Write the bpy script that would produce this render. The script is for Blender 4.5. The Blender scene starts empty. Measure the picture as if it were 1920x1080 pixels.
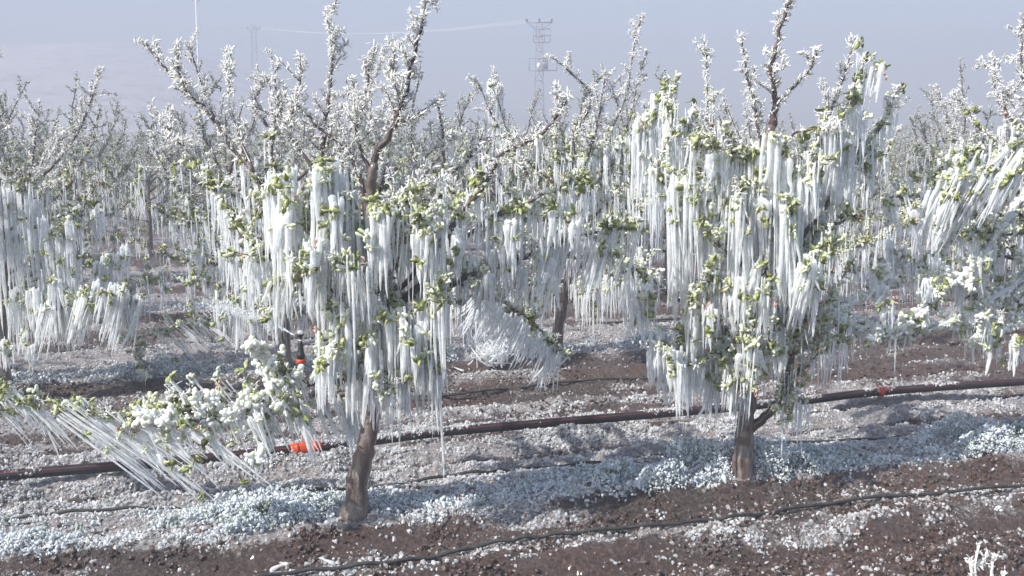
import bpy, math
import numpy as np
from mathutils import Vector
R = math.radians
SC = bpy.context.scene
COL = SC.collection
rng = np.random.default_rng(7)

# ------------------------------------------------------------------ camera
F = 1867.0                      # focal length in pixels of the 1920 wide frame
CAMH = 1.6
PITCH = R(7.3)
cam = bpy.data.cameras.new('camera')
cam.lens = 36.0 * F / 1920.0
cam.sensor_width = 36.0
cam.clip_start = 0.05
cam.clip_end = 3000
camo = bpy.data.objects.new('camera', cam)
camo.location = (0, 0, CAMH)
camo.rotation_euler = (R(90) - PITCH, 0, 0)
COL.objects.link(camo)
SC.camera = camo

# ------------------------------------------------------------------ light
SUN_EL, SUN_AZ = R(42), R(236)          # sun stands on the left, a little on the camera's side
w = bpy.data.worlds.new('World')
SC.world = w
w.use_nodes = True
nt = w.node_tree
bg = nt.nodes['Background']
sky = nt.nodes.new('ShaderNodeTexSky')
sky.sky_type = 'NISHITA'
sky.sun_disc = False
sky.sun_elevation = SUN_EL
sky.sun_rotation = SUN_AZ
sky.air_density = 1.0
sky.dust_density = 1.5
sky.ozone_density = 1.5
nt.links.new(sky.outputs[0], bg.inputs[0])
bg.inputs[1].default_value = 0.11
sl = bpy.data.lights.new('sun', 'SUN')
sl.energy = 5.0
sl.angle = R(0.5)
sl.color = (1.0, 0.965, 0.915)
so = bpy.data.objects.new('sun', sl)
sd = Vector((math.sin(SUN_AZ) * math.cos(SUN_EL), math.cos(SUN_AZ) * math.cos(SUN_EL), math.sin(SUN_EL)))
so.rotation_euler = sd.to_track_quat('Z', 'Y').to_euler()
so.location = (-3, -8, 10)
COL.objects.link(so)
SC.view_settings.view_transform = 'Standard'
SC.view_settings.look = 'None'
SC.view_settings.gamma = 1
SC.view_settings.exposure = 1.12
SC.render.engine = 'CYCLES'
cy = SC.cycles
cy.use_denoising = True
cy.max_bounces = 10
cy.diffuse_bounces = 7
cy.glossy_bounces = 2
cy.transmission_bounces = 4
cy.transparent_max_bounces = 12
cy.volume_bounces = 1
cy.sample_clamp_indirect = 4
cy.caustics_reflective = False
cy.caustics_refractive = False

# ------------------------------------------------------------------ projection helpers
CP, SP = math.cos(PITCH), math.sin(PITCH)
def ray(px, py):
    a, b = (px - 960) / F, (540 - py) / F
    return np.array([a, CP + b * SP, -SP + b * CP])
def W(px, py, Y):
    r = ray(px, py)
    t = Y / r[1]
    return np.array([r[0] * t, Y, CAMH + r[2] * t])
def G(px, py, z=0.0):
    r = ray(px, py)
    t = (z - CAMH) / r[2]
    return np.array([r[0] * t, r[1] * t, z])

# ------------------------------------------------------------------ numpy noise
def _h(ix, iy, s):
    n = (ix.astype(np.int64) * 374761393 + iy.astype(np.int64) * 668265263 + s * 974711) & 0xffffffff
    n = ((n ^ (n >> 13)) * 1274126177) & 0xffffffff
    return ((n ^ (n >> 16)) & 0xffff) / 65535.0
def vnoise(x, y, s=0):
    ix, iy = np.floor(x), np.floor(y)
    fx, fy = x - ix, y - iy
    fx, fy = fx * fx * (3 - 2 * fx), fy * fy * (3 - 2 * fy)
    a, b = _h(ix, iy, s), _h(ix + 1, iy, s)
    c, d = _h(ix, iy + 1, s), _h(ix + 1, iy + 1, s)
    return (a + (b - a) * fx) * (1 - fy) + (c + (d - c) * fx) * fy
def fbm(x, y, o=4, s=0):
    v, a, t = 0, 1.0, 0
    for k in range(o):
        v = v + a * vnoise(x * 2 ** k, y * 2 ** k, s + k)
        t += a
        a *= 0.55
    return v / t
def sstep(a, b, x):
    t = np.clip((x - a) / (b - a), 0, 1)
    return t * t * (3 - 2 * t)

# ------------------------------------------------------------------ mesh helpers
def mk(name, V, Fq, mats, parent=None, origin=(0, 0, 0), smooth=True, attr=None):
    V = np.asarray(V, dtype=np.float32) - np.asarray(origin, dtype=np.float32)
    Fq = np.asarray(Fq, dtype=np.int32)
    k = Fq.shape[1]
    me = bpy.data.meshes.new(name)
    me.vertices.add(len(V))
    me.vertices.foreach_set('co', V.ravel())
    me.loops.add(Fq.size)
    me.loops.foreach_set('vertex_index', Fq.ravel())
    me.polygons.add(len(Fq))
    me.polygons.foreach_set('loop_start', np.arange(len(Fq), dtype=np.int32) * k)
    me.polygons.foreach_set('loop_total', np.full(len(Fq), k, dtype=np.int32))
    me.polygons.foreach_set('use_smooth', np.full(len(Fq), smooth))
    if attr is not None:
        for an, av in attr.items():
            at = me.attributes.new(an, 'FLOAT', 'POINT')
            at.data.foreach_set('value', np.asarray(av, dtype=np.float32))
    me.update(calc_edges=True)
    me.materials.append(mats)
    o = bpy.data.objects.new(name, me)
    COL.objects.link(o)
    if parent is not None:
        o.parent = parent
    else:
        o.location = origin
    return o
def empty(name, loc, label, cat, group=None):
    o = bpy.data.objects.new(name, None)
    o.location = loc
    o.empty_display_size = 0.1
    COL.objects.link(o)
    tag(o, label, cat, group)
    return o
def tag(o, label=None, cat=None, group=None, kind=None):
    for k, v in (('label', label), ('category', cat), ('group', group), ('kind', kind)):
        if v:
            o[k] = v
    return o
def join(parts):
    Vs, Fs, n = [], [], 0
    for V, Fq in parts:
        Vs.append(V)
        Fs.append(np.asarray(Fq) + n)
        n += len(V)
    return np.concatenate(Vs), np.concatenate(Fs)
def smooth_line(P, per=5, jit=0.0, r=None):
    P = np.asarray(P, float)
    Q = np.vstack([2 * P[0] - P[1], P, 2 * P[-1] - P[-2]])
    out = []
    for i in range(len(P) - 1):
        p0, p1, p2, p3 = Q[i:i + 4]
        for t in np.arange(per) / per:
            out.append(0.5 * ((2 * p1) + (p2 - p0) * t + (2 * p0 - 5 * p1 + 4 * p2 - p3) * t * t + (3 * p1 - p0 - 3 * p2 + p3) * t ** 3))
    out.append(P[-1])
    out = np.array(out)
    if jit and r is not None:
        out[1:-1] += r.normal(0, jit, out[1:-1].shape)
    return out
def tube(P, rad, sides=6, cap=True):
    P = np.asarray(P, float)
    rad = np.broadcast_to(np.asarray(rad, float), (len(P),)).copy()
    if cap:
        P = np.vstack([P[0], P, P[-1]])
        rad = np.concatenate([[rad[0] * .02], rad, [rad[-1] * .02]])
    T = np.gradient(P, axis=0) if not cap else np.vstack([(P[2] - P[1])[None], np.gradient(P[1:-1], axis=0), (P[-2] - P[-3])[None]])
    T /= np.linalg.norm(T, axis=1, keepdims=True) + 1e-9
    ref = np.array([1.0, 0, 0]) if abs(T[0, 0]) < .8 else np.array([0, 1.0, 0])
    V = []
    a = np.arange(sides) * 2 * np.pi / sides
    u = ref
    for i in range(len(P)):
        u = u - T[i] * u.dot(T[i])
        u = u / (np.linalg.norm(u) + 1e-9)
        v = np.cross(T[i], u)
        V.append(P[i] + rad[i] * (np.cos(a)[:, None] * u + np.sin(a)[:, None] * v))
    V = np.concatenate(V)
    return V, grid_faces(len(P), sides)
def grid_faces(n, sides):
    i, j = np.meshgrid(np.arange(n - 1), np.arange(sides), indexing='ij')
    j2 = (j + 1) % sides
    return np.stack([i * sides + j, i * sides + j2, (i + 1) * sides + j2, (i + 1) * sides + j], -1).reshape(-1, 4)
def lathe(prof, sides=20, c=(0, 0, 0), axis=None):
    """profile of (radius, height) turned round an axis through c"""
    ax = np.array([0, 0, 1.0]) if axis is None else np.asarray(axis, float) / np.linalg.norm(axis)
    ref = np.array([1.0, 0, 0]) if abs(ax[0]) < .8 else np.array([0, 1.0, 0])
    u = ref - ax * ref.dot(ax)
    u /= np.linalg.norm(u)
    v = np.cross(ax, u)
    a = np.arange(sides) * 2 * np.pi / sides
    V = np.concatenate([np.asarray(c) + ax * h + r * (np.cos(a)[:, None] * u + np.sin(a)[:, None] * v) for r, h in prof])
    return V, grid_faces(len(prof), sides)
def bar(a, b, r, sides=4):
    return tube(np.array([a, b], float), r, sides)
def box(c, s):
    c, s = np.asarray(c, float), np.asarray(s, float) / 2
    V = np.array([[x, y, z] for x in (-1, 1) for y in (-1, 1) for z in (-1, 1)]) * s + c
    return V, np.array([[0, 1, 3, 2], [4, 6, 7, 5], [0, 4, 5, 1], [2, 3, 7, 6], [0, 2, 6, 4], [1, 5, 7, 3]])

# ------------------------------------------------------------------ small shapes used many times
def loft(ts, ws, sides, thick=1.0, curve=0.0, r=None, wob=0.0):
    a = np.arange(sides) * 2 * np.pi / sides
    V = []
    for t, wd in zip(ts, ws):
        ox, oy = (r.normal(0, wob, 2) if r is not None and wob else (0, 0))
        k = 1 + (r.normal(0, .12) if r is not None else 0)
        V.append(np.stack([np.cos(a) * wd * k + ox, np.sin(a) * wd * thick * k + oy + curve * t * t, np.full(sides, t)], -1))
    return np.concatenate(V), grid_faces(len(ts), sides)
tr = np.random.default_rng(3)
LEAF = [loft([0, .12, .45, .8, 1], [.03, .12, .2 + .03 * tr.random(), .13, .02], 4, .45, tr.uniform(-.45, .45), tr) for _ in range(10)]
LEAF3 = [loft([0, .4, .85, 1], [.05, .22, .14, .02], 4, .5, tr.uniform(-.4, .4), tr) for _ in range(6)]
GREEN = [loft([0, .1, .4, .75, 1], [.03, .1, .27, .2, .02], 4, .22, tr.uniform(-.4, .4), tr) for _ in range(6)]
BLOB = [loft([0, .12, .4, .7, .92, 1], [.08, .2, .27, .3, .2, .03], 6, .8, tr.uniform(-.35, .35), tr, .015) for _ in range(8)]
GRAIN = [loft([-1, -.4, .55, 1], [.25, 1, .85, .12], 5, .85, 0, tr, .15) for _ in range(10)]
LUMP = [loft([-1, -.75, -.1, .6, .95, 1], [.1, .7, 1.05, .8, .35, .05], 6, .9, 0, tr, .12) for _ in range(8)]
def icicle(r, sides=5):
    ts = np.array([0, .03, .14, .3, .45, .6, .74, .86, .95, 1])
    ws = np.array([.5, .95, 1, .93, .84, .74, .62, .47, .30, .06]) * (1 + r.normal(0, .13, 10))
    V, Fq = loft(ts, ws, sides, 1, 0, None)
    n = len(ts)
    off = np.cumsum(r.normal(0, .2, (n, 2)), 0)
    off -= off[0]
    V = V.reshape(n, sides, 3)
    off[:, 0] += r.normal(0, 1.6) * ts ** 2
    V[:, :, :2] += off[:, None, :]
    return V.reshape(-1, 3), Fq
ICE = [icicle(tr) for _ in range(14)]
ICE3 = [loft([0, .1, .6, .92, 1], [.5, 1, .8, .5, .06], 4, 1, 0, tr, .1) for _ in range(6)]

def rot_to(D, r):
    D = D / (np.linalg.norm(D, axis=1, keepdims=True) + 1e-9)
    A = r.normal(size=D.shape)
    U = A - D * (A * D).sum(1, keepdims=True)
    U /= np.linalg.norm(U, axis=1, keepdims=True) + 1e-9
    return np.stack([U, np.cross(D, U), D], -1)          # columns: x, y, z axes
def batch(templ, P, D, S, r):
    """copies of the template shapes at P, their z along D, scaled by S (n,3), welded into one vertex and face list"""
    n = len(P)
    if n == 0:
        return np.zeros((0, 3)), np.zeros((0, 4), int)
    M = rot_to(D, r) * S[:, None, :]
    ch = r.integers(0, len(templ), n)
    Vs, Fs, base = [], [], 0
    for k, (tv, tf) in enumerate(templ):
        q = np.where(ch == k)[0]
        if len(q) == 0:
            continue
        V = np.einsum('nij,vj->nvi', M[q], tv) + P[q][:, None, :]
        Fk = tf[None] + (np.arange(len(q)) * len(tv))[:, None, None] + base
        Vs.append(V.reshape(-1, 3))
        Fs.append(Fk.reshape(-1, 4))
        base += len(q) * len(tv)
    return np.concatenate(Vs), np.concatenate(Fs)

# ------------------------------------------------------------------ materials
def mat(name):
    m = bpy.data.materials.new(name)
    m.use_nodes = True
    t = m.node_tree
    t.nodes.clear()
    out = t.nodes.new('ShaderNodeOutputMaterial')
    return m, t, out
def N(t, typ, **kw):
    n = t.nodes.new(typ)
    for k, v in kw.items():
        if k.startswith('i_'):
            n.inputs[k[2:].replace('_', ' ')].default_value = v
        else:
            setattr(n, k, v)
    return n
def noise(t, scale, detail=3, rough=.6, vec=None):
    n = N(t, 'ShaderNodeTexNoise')
    n.inputs['Scale'].default_value = scale
    n.inputs['Detail'].default_value = detail
    n.inputs['Roughness'].default_value = rough
    if vec is not None:
        t.links.new(vec, n.inputs['Vector'])
    return n.outputs['Fac']
def ramp(t, fac, stops):
    n = N(t, 'ShaderNodeValToRGB')
    e = n.color_ramp.elements
    while len(e) < len(stops):
        e.new(.5)
    for q, (p, c) in zip(e, stops):
        q.position = p
        q.color = (*c, 1) if len(c) == 3 else c
    t.links.new(fac, n.inputs[0])
    return n.outputs[0]
def geo(t):
    return N(t, 'ShaderNodeNewGeometry').outputs['Position']
def bump(t, h, strength, dist):
    b = N(t, 'ShaderNodeBump')
    b.inputs['Strength'].default_value = strength
    b.inputs['Distance'].default_value = dist
    t.links.new(h, b.inputs['Height'])
    return b.outputs[0]
def princ(t, out, **kw):
    p = N(t, 'ShaderNodeBsdfPrincipled')
    for k, v in kw.items():
        s = p.inputs[k.replace('_', ' ')]
        if hasattr(v, 'is_output') or isinstance(v, bpy.types.NodeSocket):
            t.links.new(v, s)
        else:
            s.default_value = v
    if out is not None:
        t.links.new(p.outputs[0], out.inputs[0])
    return p
def mixsh(t, fac, a, b):
    m = N(t, 'ShaderNodeMixShader')
    if isinstance(fac, bpy.types.NodeSocket):
        t.links.new(fac, m.inputs[0])
    else:
        m.inputs[0].default_value = fac
    t.links.new(a, m.inputs[1])
    t.links.new(b, m.inputs[2])
    return m.outputs[0]
def translucent_ice(name, stops, nscale, trans, clear, rough=.18, bscale=160, bstr=.35, bdist=.004):
    """cloudy ice: part scattering, part letting light through, with a wet gloss"""
    m, t, out = mat(name)
    pos = geo(t)
    c = ramp(t, noise(t, nscale, 3, .6, pos), stops)
    nb = bump(t, noise(t, bscale, 2, .6, pos), bstr, bdist)
    p = princ(t, None, Base_Color=c, Roughness=rough, Normal=nb, IOR=1.31)
    tl = N(t, 'ShaderNodeBsdfTranslucent')
    t.links.new(c, tl.inputs[0])
    t.links.new(nb, tl.inputs[1])
    s = mixsh(t, trans, p.outputs[0], tl.outputs[0])
    if clear:
        tb = N(t, 'ShaderNodeBsdfTransparent')
        tb.inputs[0].default_value = (.93, .96, .98, 1)
        fac = N(t, 'ShaderNodeMath', operation='MULTIPLY')
        t.links.new(ramp(t, noise(t, 22, 2, .6, pos), [(.35, (.05, .05, .05)), (.65, (1, 1, 1))]), fac.inputs[0])
        fac.inputs[1].default_value = clear * 2
        s = mixsh(t, fac.outputs[0], s, tb.outputs[0])
    t.links.new(s, out.inputs[0])
    return m
M = {}
M['icicle'] = translucent_ice('cloudy_icicle_ice', [(.3, (.94, .96, .965)), (.7, (.985, .985, .985))], 30, .56, .22, .12, 110, .5, .004)
M['frost'] = translucent_ice('rime_frosted_leaf', [(.27, (.56, .58, .46)), (.40, (.86, .86, .83)), (.7, (.93, .93, .925))], 26, .36, 0, .5, 240, .5, .003)
M['iced'] = translucent_ice('ice_bulb_over_leaf', [(.34, (.45, .49, .20)), (.47, (.72, .75, .55)), (.6, (.88, .90, .87))], 34, .3, 0, .2, 120, .3, .004)
M['bulb'] = translucent_ice('white_ice_bulb', [(.33, (.58, .62, .34)), (.43, (.84, .86, .76)), (.54, (.93, .94, .94))], 30, .35, 0, .2, 120, .3, .004)
M['green'] = translucent_ice('iced_green_leaf', [(.34, (.15, .19, .04)), (.46, (.33, .37, .12)), (.62, (.66, .68, .46))], 40, .3, 0, .15, 120, .3, .004)
M['far_frost'] = translucent_ice('shaded_thin_frost_leaf', [(.3, (.28, .30, .20)), (.48, (.54, .56, .49)), (.7, (.76, .77, .75))], 18, .3, 0, .5, 240, .5, .003)  # thinner frost, with the shade of the far rows put into the colour
M['bud'] = translucent_ice('iced_pink_bud', [(.35, (.48, .20, .13)), (.6, (.70, .50, .42))], 50, .25, 0, .15)
M['crust'] = translucent_ice('granular_ice_crust', [(.3, (.42, .40, .39)), (.5, (.62, .62, .62)), (.7, (.82, .82, .825))], 14, .25, .28, .08, 90, .6, .006)
M['grass_ice'] = translucent_ice('ice_on_ground_cover', [(.3, (.26, .30, .24)), (.40, (.58, .63, .64)), (.6, (.78, .82, .85))], 12, .25, .06, .25, 120, .4, .005)
M['water'] = translucent_ice('spray_water', [(.3, (.85, .88, .9)), (.7, (.95, .96, .97))], 20, .5, .3, .05)
def bark_mat(lo=1.1, name='glazed_apple_bark'):
    m, t, out = mat(name)
    pos = geo(t)
    c = ramp(t, noise(t, 45, 5, .7, pos), [(.3, (.022, .013, .013)), (.55, (.065, .036, .033)), (.75, (.13, .08, .07))])
    g = N(t, 'ShaderNodeSeparateXYZ')
    t.links.new(N(t, 'ShaderNodeNewGeometry').outputs['Normal'], g.inputs[0])
    add = N(t, 'ShaderNodeMath', operation='MULTIPLY_ADD')          # frost lies on what faces up
    t.links.new(noise(t, 60, 3, .7, pos), add.inputs[0])
    add.inputs[1].default_value = 1.3
    t.links.new(g.outputs['Z'], add.inputs[2])
    f = ramp(t, add.outputs[0], [(lo, (0, 0, 0)), (lo + .08, (.85, .85, .85))])
    mx = N(t, 'ShaderNodeMix', data_type='RGBA')
    t.links.new(f, mx.inputs[0])
    t.links.new(c, mx.inputs[6])
    mx.inputs[7].default_value = (.62, .63, .65, 1)
    nb = bump(t, noise(t, 120, 4, .7, pos), .6, .006)
    princ(t, out, Base_Color=mx.outputs[2], Roughness=.45, Normal=nb, Coat_Weight=.6, Coat_Roughness=.15)
    return m
M['bark'] = bark_mat()
M['iced_bark'] = bark_mat(.38, 'bark_under_grey_ice')
def trunk_mat():
    m, t, out = mat('ice_glazed_trunk')
    pos = geo(t)
    mp = N(t, 'ShaderNodeMapping')
    mp.inputs['Scale'].default_value = (1, 1, .16)
    t.links.new(pos, mp.inputs[0])
    c = ramp(t, noise(t, 40, 5, .7, mp.outputs[0]), [(.3, (.035, .023, .019)), (.47, (.10, .070, .058)), (.62, (.18, .14, .122)), (.74, (.40, .37, .36))])
    nb = bump(t, noise(t, 130, 3, .7, pos), .7, .006)
    princ(t, out, Base_Color=c, Roughness=.4, Normal=nb, Coat_Weight=.9, Coat_Roughness=.1)
    return m
M['trunk'] = trunk_mat()
def plain(name, c1, c2, rough, scale=30, metal=0, bs=.2):
    m, t, out = mat(name)
    pos = geo(t)
    c = ramp(t, noise(t, scale, 4, .65, pos), [(.35, c1), (.65, c2)])
    princ(t, out, Base_Color=c, Roughness=rough, Metallic=metal, Normal=bump(t, noise(t, scale * 4, 3, .6, pos), bs, .003))
    return m
M['pipe'] = plain('black_polyethylene', (.012, .012, .013), (.03, .028, .028), .32, 20)
M['drip'] = plain('dull_black_hose', (.02, .02, .02), (.06, .058, .055), .55, 25)
M['orange'] = plain('orange_plastic', (.48, .052, .014), (.60, .08, .022), .3, 20, 0, .1)
M['stripe'] = plain('red_orange_stripe', (.17, .028, .02), (.22, .036, .024), .5, 20, 0, .05)
M['black'] = plain('black_plastic', (.010, .010, .011), (.02, .02, .022), .3, 40, 0, .1)
M['white'] = plain('white_plastic', (.72, .73, .74), (.8, .8, .8), .35, 20, 0, .1)
M['steel'] = plain('galvanised_steel', (.20, .20, .23), (.30, .30, .33), .5, 8, .3)
M['frosted_steel'] = plain('frosted_pole', (.60, .61, .64), (.7, .71, .74), .6, 8)
M['wire'] = plain('frosted_wire', (.75, .76, .8), (.85, .86, .88), .6, 4)
M['grey'] = plain('transformer_grey', (.16, .16, .19), (.24, .24, .27), .5, 5)
M['ceramic'] = plain('brown_insulator', (.07, .05, .05), (.12, .09, .09), .25, 10)
def soil_mat():
    m, t, out = mat('icy_red_brown_soil')
    pos = geo(t)
    at = N(t, 'ShaderNodeAttribute', attribute_name='ice').outputs['Fac']
    dry = N(t, 'ShaderNodeAttribute', attribute_name='red').outputs['Fac']
    soil = ramp(t, noise(t, 55, 6, .8, pos), [(.36, (.018, .012, .010)), (.49, (.058, .039, .031)), (.60, (.14, .105, .09)), (.70, (.34, .32, .31))])
    red = ramp(t, noise(t, 50, 6, .8, pos), [(.36, (.028, .014, .010)), (.49, (.082, .045, .031)), (.60, (.17, .108, .083)), (.70, (.33, .30, .285))])
    mx0 = N(t, 'ShaderNodeMix', data_type='RGBA')
    t.links.new(dry, mx0.inputs[0])
    t.links.new(soil, mx0.inputs[6])
    t.links.new(red, mx0.inputs[7])
    icec = ramp(t, noise(t, 55, 4, .7, pos), [(.3, (.145, .12, .11)), (.5, (.30, .27, .26)), (.7, (.58, .575, .57))])
    add = N(t, 'ShaderNodeMath', operation='MULTIPLY_ADD')
    t.links.new(noise(t, 70, 4, .75, pos), add.inputs[0])
    add.inputs[1].default_value = 1.1
    t.links.new(at, add.inputs[2])
    f = ramp(t, add.outputs[0], [(.82, (0, 0, 0)), (1.0, (1, 1, 1))])
    mx = N(t, 'ShaderNodeMix', data_type='RGBA')
    t.links.new(f, mx.inputs[0])
    t.links.new(mx0.outputs[2], mx.inputs[6])
    t.links.new(icec, mx.inputs[7])
    nb = bump(t, noise(t, 75, 6, .8, pos), 1.0, .02)
    princ(t, out, Base_Color=mx.outputs[2], Roughness=.32, Normal=nb, Coat_Weight=.5, Coat_Roughness=.1)
    return m
M['soil'] = soil_mat()
def hill_mat():
    m, t, out = mat('frosted_hillside')
    pos = geo(t)
    c = ramp(t, noise(t, .35, 6, .75, pos), [(.36, (.16, .15, .15)), (.46, (.36, .36, .37)), (.7, (.48, .48, .49))])
    princ(t, out, Base_Color=c, Roughness=.8)
    return m
M['hill'] = hill_mat()
M['clod'] = plain('frozen_soil_clod', (.022, .015, .012), (.10, .066, .054), .45, 45, 0, .6)

# ------------------------------------------------------------------ ground: rows run along u, v counts metres behind the first row
SL = 0.305
CS = 1 / math.sqrt(1 + SL * SL)
C1 = 4.59
ROW = 3.4
def uv(x, y):
    return (x + SL * (y - C1)) * CS, (y - SL * x - C1) * CS
def rowpoint(k, u):
    """point on the centre line of row k (0 = first row in view) at u"""
    v = k * ROW
    return np.array([(u - SL * v) * CS, C1 + (v + SL * u) * CS, 0.0])
pipe_px = [(-150, 902), (0, 890), (320, 862), (640, 828), (800, 811), (975, 796), (1270, 769), (1500, 748), (1650, 733), (1920, 714), (2150, 697)]
PIPE = np.array([G(a, b, .022) for a, b in pipe_px])
def pipe_d(x, y):
    return (y - np.interp(x, PIPE[:, 0], PIPE[:, 1])) * CS
def relief(x, y, fine=True):
    u, v = uv(x, y)
    k = np.round(v / ROW)
    vr = v - k * ROW                                   # -1.7 .. 1.7 about the nearest row
    wv = vr + .10 * (fbm(u * .9, v * .3, 3, 11) - .5) * 2
    berm = sstep(-.30, -.12, wv) * (1 - sstep(.25, .55, wv))
    h = .085 * berm - .085
    h += .046 * np.cos((wv - .6) * 2 * np.pi / .42 + 2.2 * (fbm(u * .7, v * 2, 2, 65) - .5)) * sstep(.45, .6, np.abs(wv)) * (1 - .5 * sstep(1.2, 1.6, np.abs(wv)))
    h += .022 * np.exp(-((wv + .72) / .12) ** 2)
    if fine:
        h += .065 * (fbm(u * 4, v * 6, 3, 21) - .5)
        cl = fbm(u * 14, v * 16, 3, 31)
        h += .035 * np.clip(cl - .45, 0, 1) * 2 * (1 - .4 * berm)
        h += .022 * (fbm(u * 40, v * 40, 3, 41) - .5)
        # a line of boot prints beyond the pipe and before it
        for line, sp, sd_ in ((.86, .30, 1), (1.62, .42, 2)):
            ph = u / sp
            ci = np.round(ph)
            jx = (_h(ci, ci * 0, 77 + sd_) - .5) * .1
            jy = (_h(ci, ci * 0, 88 + sd_) - .5) * .16
            on = (_h(ci, ci * 0, 99 + sd_) > .25)
            du, dv = (u - (ci * sp + jx)) / .075, (v - line - jy) / .06
            h -= .05 * on * np.exp(-(du * du + dv * dv) ** 1.5)
    pd = pipe_d(x, y)
    near = np.exp(-(pd / .06) ** 2)
    h = h * (1 - near) + near * np.minimum(h, -.022)
    return h
def icemask(x, y):
    u, v = uv(x, y)
    k = np.round(v / ROW)
    vr = v - k * ROW
    pts = [(-1.75, .46), (-1.4, .38), (-1.15, .22), (-.95, .14), (-.80, .3), (-.68, .38), (-.40, .42), (-.30, .12), (-.17, .22), (-.10, .75), (.3, .7), (.55, .78), (1.1, .80), (1.3, .66), (1.5, .52), (1.75, .46)]  # behind the row: real crust, raised so the missing sunlight is in the colour
    xs, ys = zip(*pts)
    wv = vr + .10 * (fbm(u * .9, v * .3, 3, 11) - .5) * 2
    m = np.interp(wv, xs, ys)
    m = m + .75 * (fbm(u * 1.6, v * 5, 4, 61) - .5) + .35 * (fbm(u * 9, v * 12, 3, 71) - .5)
    m += .26 * np.cos((wv - .6) * 2 * np.pi / .42 + 2.2 * (fbm(u * .7, v * 2, 2, 65) - .5)) * sstep(.38, .5, wv + 3.4 * (wv < -.9) * (k > 0)) * (.4 + .6 * (wv > 0))
    m -= .06 * (v < -.5)
    m -= .10 * sstep(1.5, 3.5, x)                       # less crust out to the right
    m -= .05 * (k >= 1)
    return np.clip(m, 0, 1)
def build_ground():
    ny, nx = 1000, 860
    ys = np.concatenate([np.linspace(-2.5, 2.4, 40), 2.4 * (45 / 2.4) ** np.linspace(0, 1, ny)[1:], 45 * (1500 / 45) ** np.linspace(0, 1, 40)[1:]])
    ts = np.linspace(-1, 1, nx)
    hw = np.maximum(ys, 2.0) * .66 + 1.2
    hw = np.where(ys > 45, hw + (ys - 45) * 2, hw)
    X = ts[None] * hw[:, None]
    Y = np.repeat(ys[:, None], nx, 1)
    x, y = X.ravel(), Y.ravel()
    fade = 1 - sstep(25, 45, y)
    z = relief(x, y) * fade - .05 * (1 - fade)
    ic = icemask(x, y)
    dip = np.clip(-(z + .075) / .04, 0, 1)
    ic = np.clip(ic + .06 - .5 * dip - .22 * (1 - sstep(.36, .52, fbm(uv(x, y)[0] * 1.3, uv(x, y)[1] * 8, 3, 95))), 0, 1)
    u, v = uv(x, y)
    red = np.clip(sstep(.35, .65, fbm(u * 1.1, v * 2.5, 3, 81)) * .6 + .5 * sstep(.5, 3, x) + .4 * np.exp(-((v + 1.0) / .3) ** 2), 0, 1)
    i, j = np.meshgrid(np.arange(len(ys) - 1), np.arange(nx - 1), indexing='ij')
    a = i * nx + j
    Fq = np.stack([a, a + 1, a + nx + 1, a + nx], -1).reshape(-1, 4)
    o = mk('ground', np.stack([x, y, z], -1), Fq, M['soil'], attr={'ice': ic, 'red': red})
    tag(o, 'ploughed red brown orchard soil crusted with ice', 'ground', kind='structure')
build_ground()

def inview(x, y, m=.35):
    return np.abs(x) < y * .53 + m
def scatter_crust():
    r = np.random.default_rng(12)
    P = []
    n = 1300000
    y = 2.6 * (20 / 2.6) ** r.random(n)
    x = (r.random(n) * 2 - 1) * (y * .56 + .5)
    u, v = uv(x, y)
    clump = fbm(u * 6, v * 8, 3, 91)
    p = np.clip(icemask(x, y) * 1.4 - .20, .07, 1) * np.clip((clump - .37) * 5, 0.1, 1)
    hz = relief(x, y)
    p *= np.clip((hz + .125) / .05, .3, 1.2) * np.clip((fbm(u * 1.3, v * 8, 3, 95) - .36) * 6, .3, 1)
    p *= np.clip(7 / y, .15, 1) * .85
    pd = pipe_d(x, y)
    bank = np.exp(-((pd + .075) / .045) ** 2) * sstep(.3, .5, fbm(u * 3, v * 0, 3, 97))
    p = np.minimum(p * (1 + .8 * sstep(.35, .6, v) * (1 - sstep(1.6, 2.2, v))) + .55 * bank, 1)
    p *= (np.abs(pd) > .034)
    k = r.random(n) < p
    x, y, clump, bank = x[k], y[k], clump[k], bank[k]
    s = r.gamma(1.8, .0016, len(x)) + .0015
    s *= .8 + .7 * clump
    s = np.minimum(s * (1 + .05 * y), .012)
    z = relief(x, y) + s * .25 + .045 * bank * r.random(len(x)) ** .8
    D = r.normal(size=(len(x), 3)) * .7 + [0, 0, 1]
    print('crust grains', len(x))
    V, Fq = batch(GRAIN, np.stack([x, y, z], -1), D, s[:, None] * r.uniform(.6, 1.25, (len(x), 3)), r)
    o = mk('ice_crust', V, Fq, M['crust'], smooth=False)
    tag(o, 'crumbly grains of clear and white ice lying over the soil', 'ice crust', kind='stuff')
scatter_crust()
def scatter_clods():
    r = np.random.default_rng(13)
    n = 260000
    y = 2.6 * (18 / 2.6) ** r.random(n)
    x = (r.random(n) * 2 - 1) * (y * .56 + .5)
    u, v = uv(x, y)
    p = np.clip((fbm(u * 5, v * 7, 3, 191) - .42) * 4, .04, 1) * np.clip(1 - icemask(x, y) * 1.25, 0, 1) * np.clip(7 / y, .2, 1) * .6 * (np.abs(pipe_d(x, y)) > .045)
    k = r.random(n) < p
    x, y = x[k], y[k]
    s = np.minimum((r.gamma(2, .003, len(x)) + .003) * (1 + .04 * y), .013)
    z = relief(x, y) + s * .2
    V, Fq = batch(GRAIN, np.stack([x, y, z], -1), r.normal(size=(len(x), 3)), s[:, None] * r.uniform(.6, 1.3, (len(x), 3)), r)
    m = M['clod']
    o = mk('soil_clods', V, Fq, m, smooth=False)
    tag(o, 'loose red brown clods of frozen soil between the ice', 'soil clods', kind='stuff')
scatter_clods()
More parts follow.
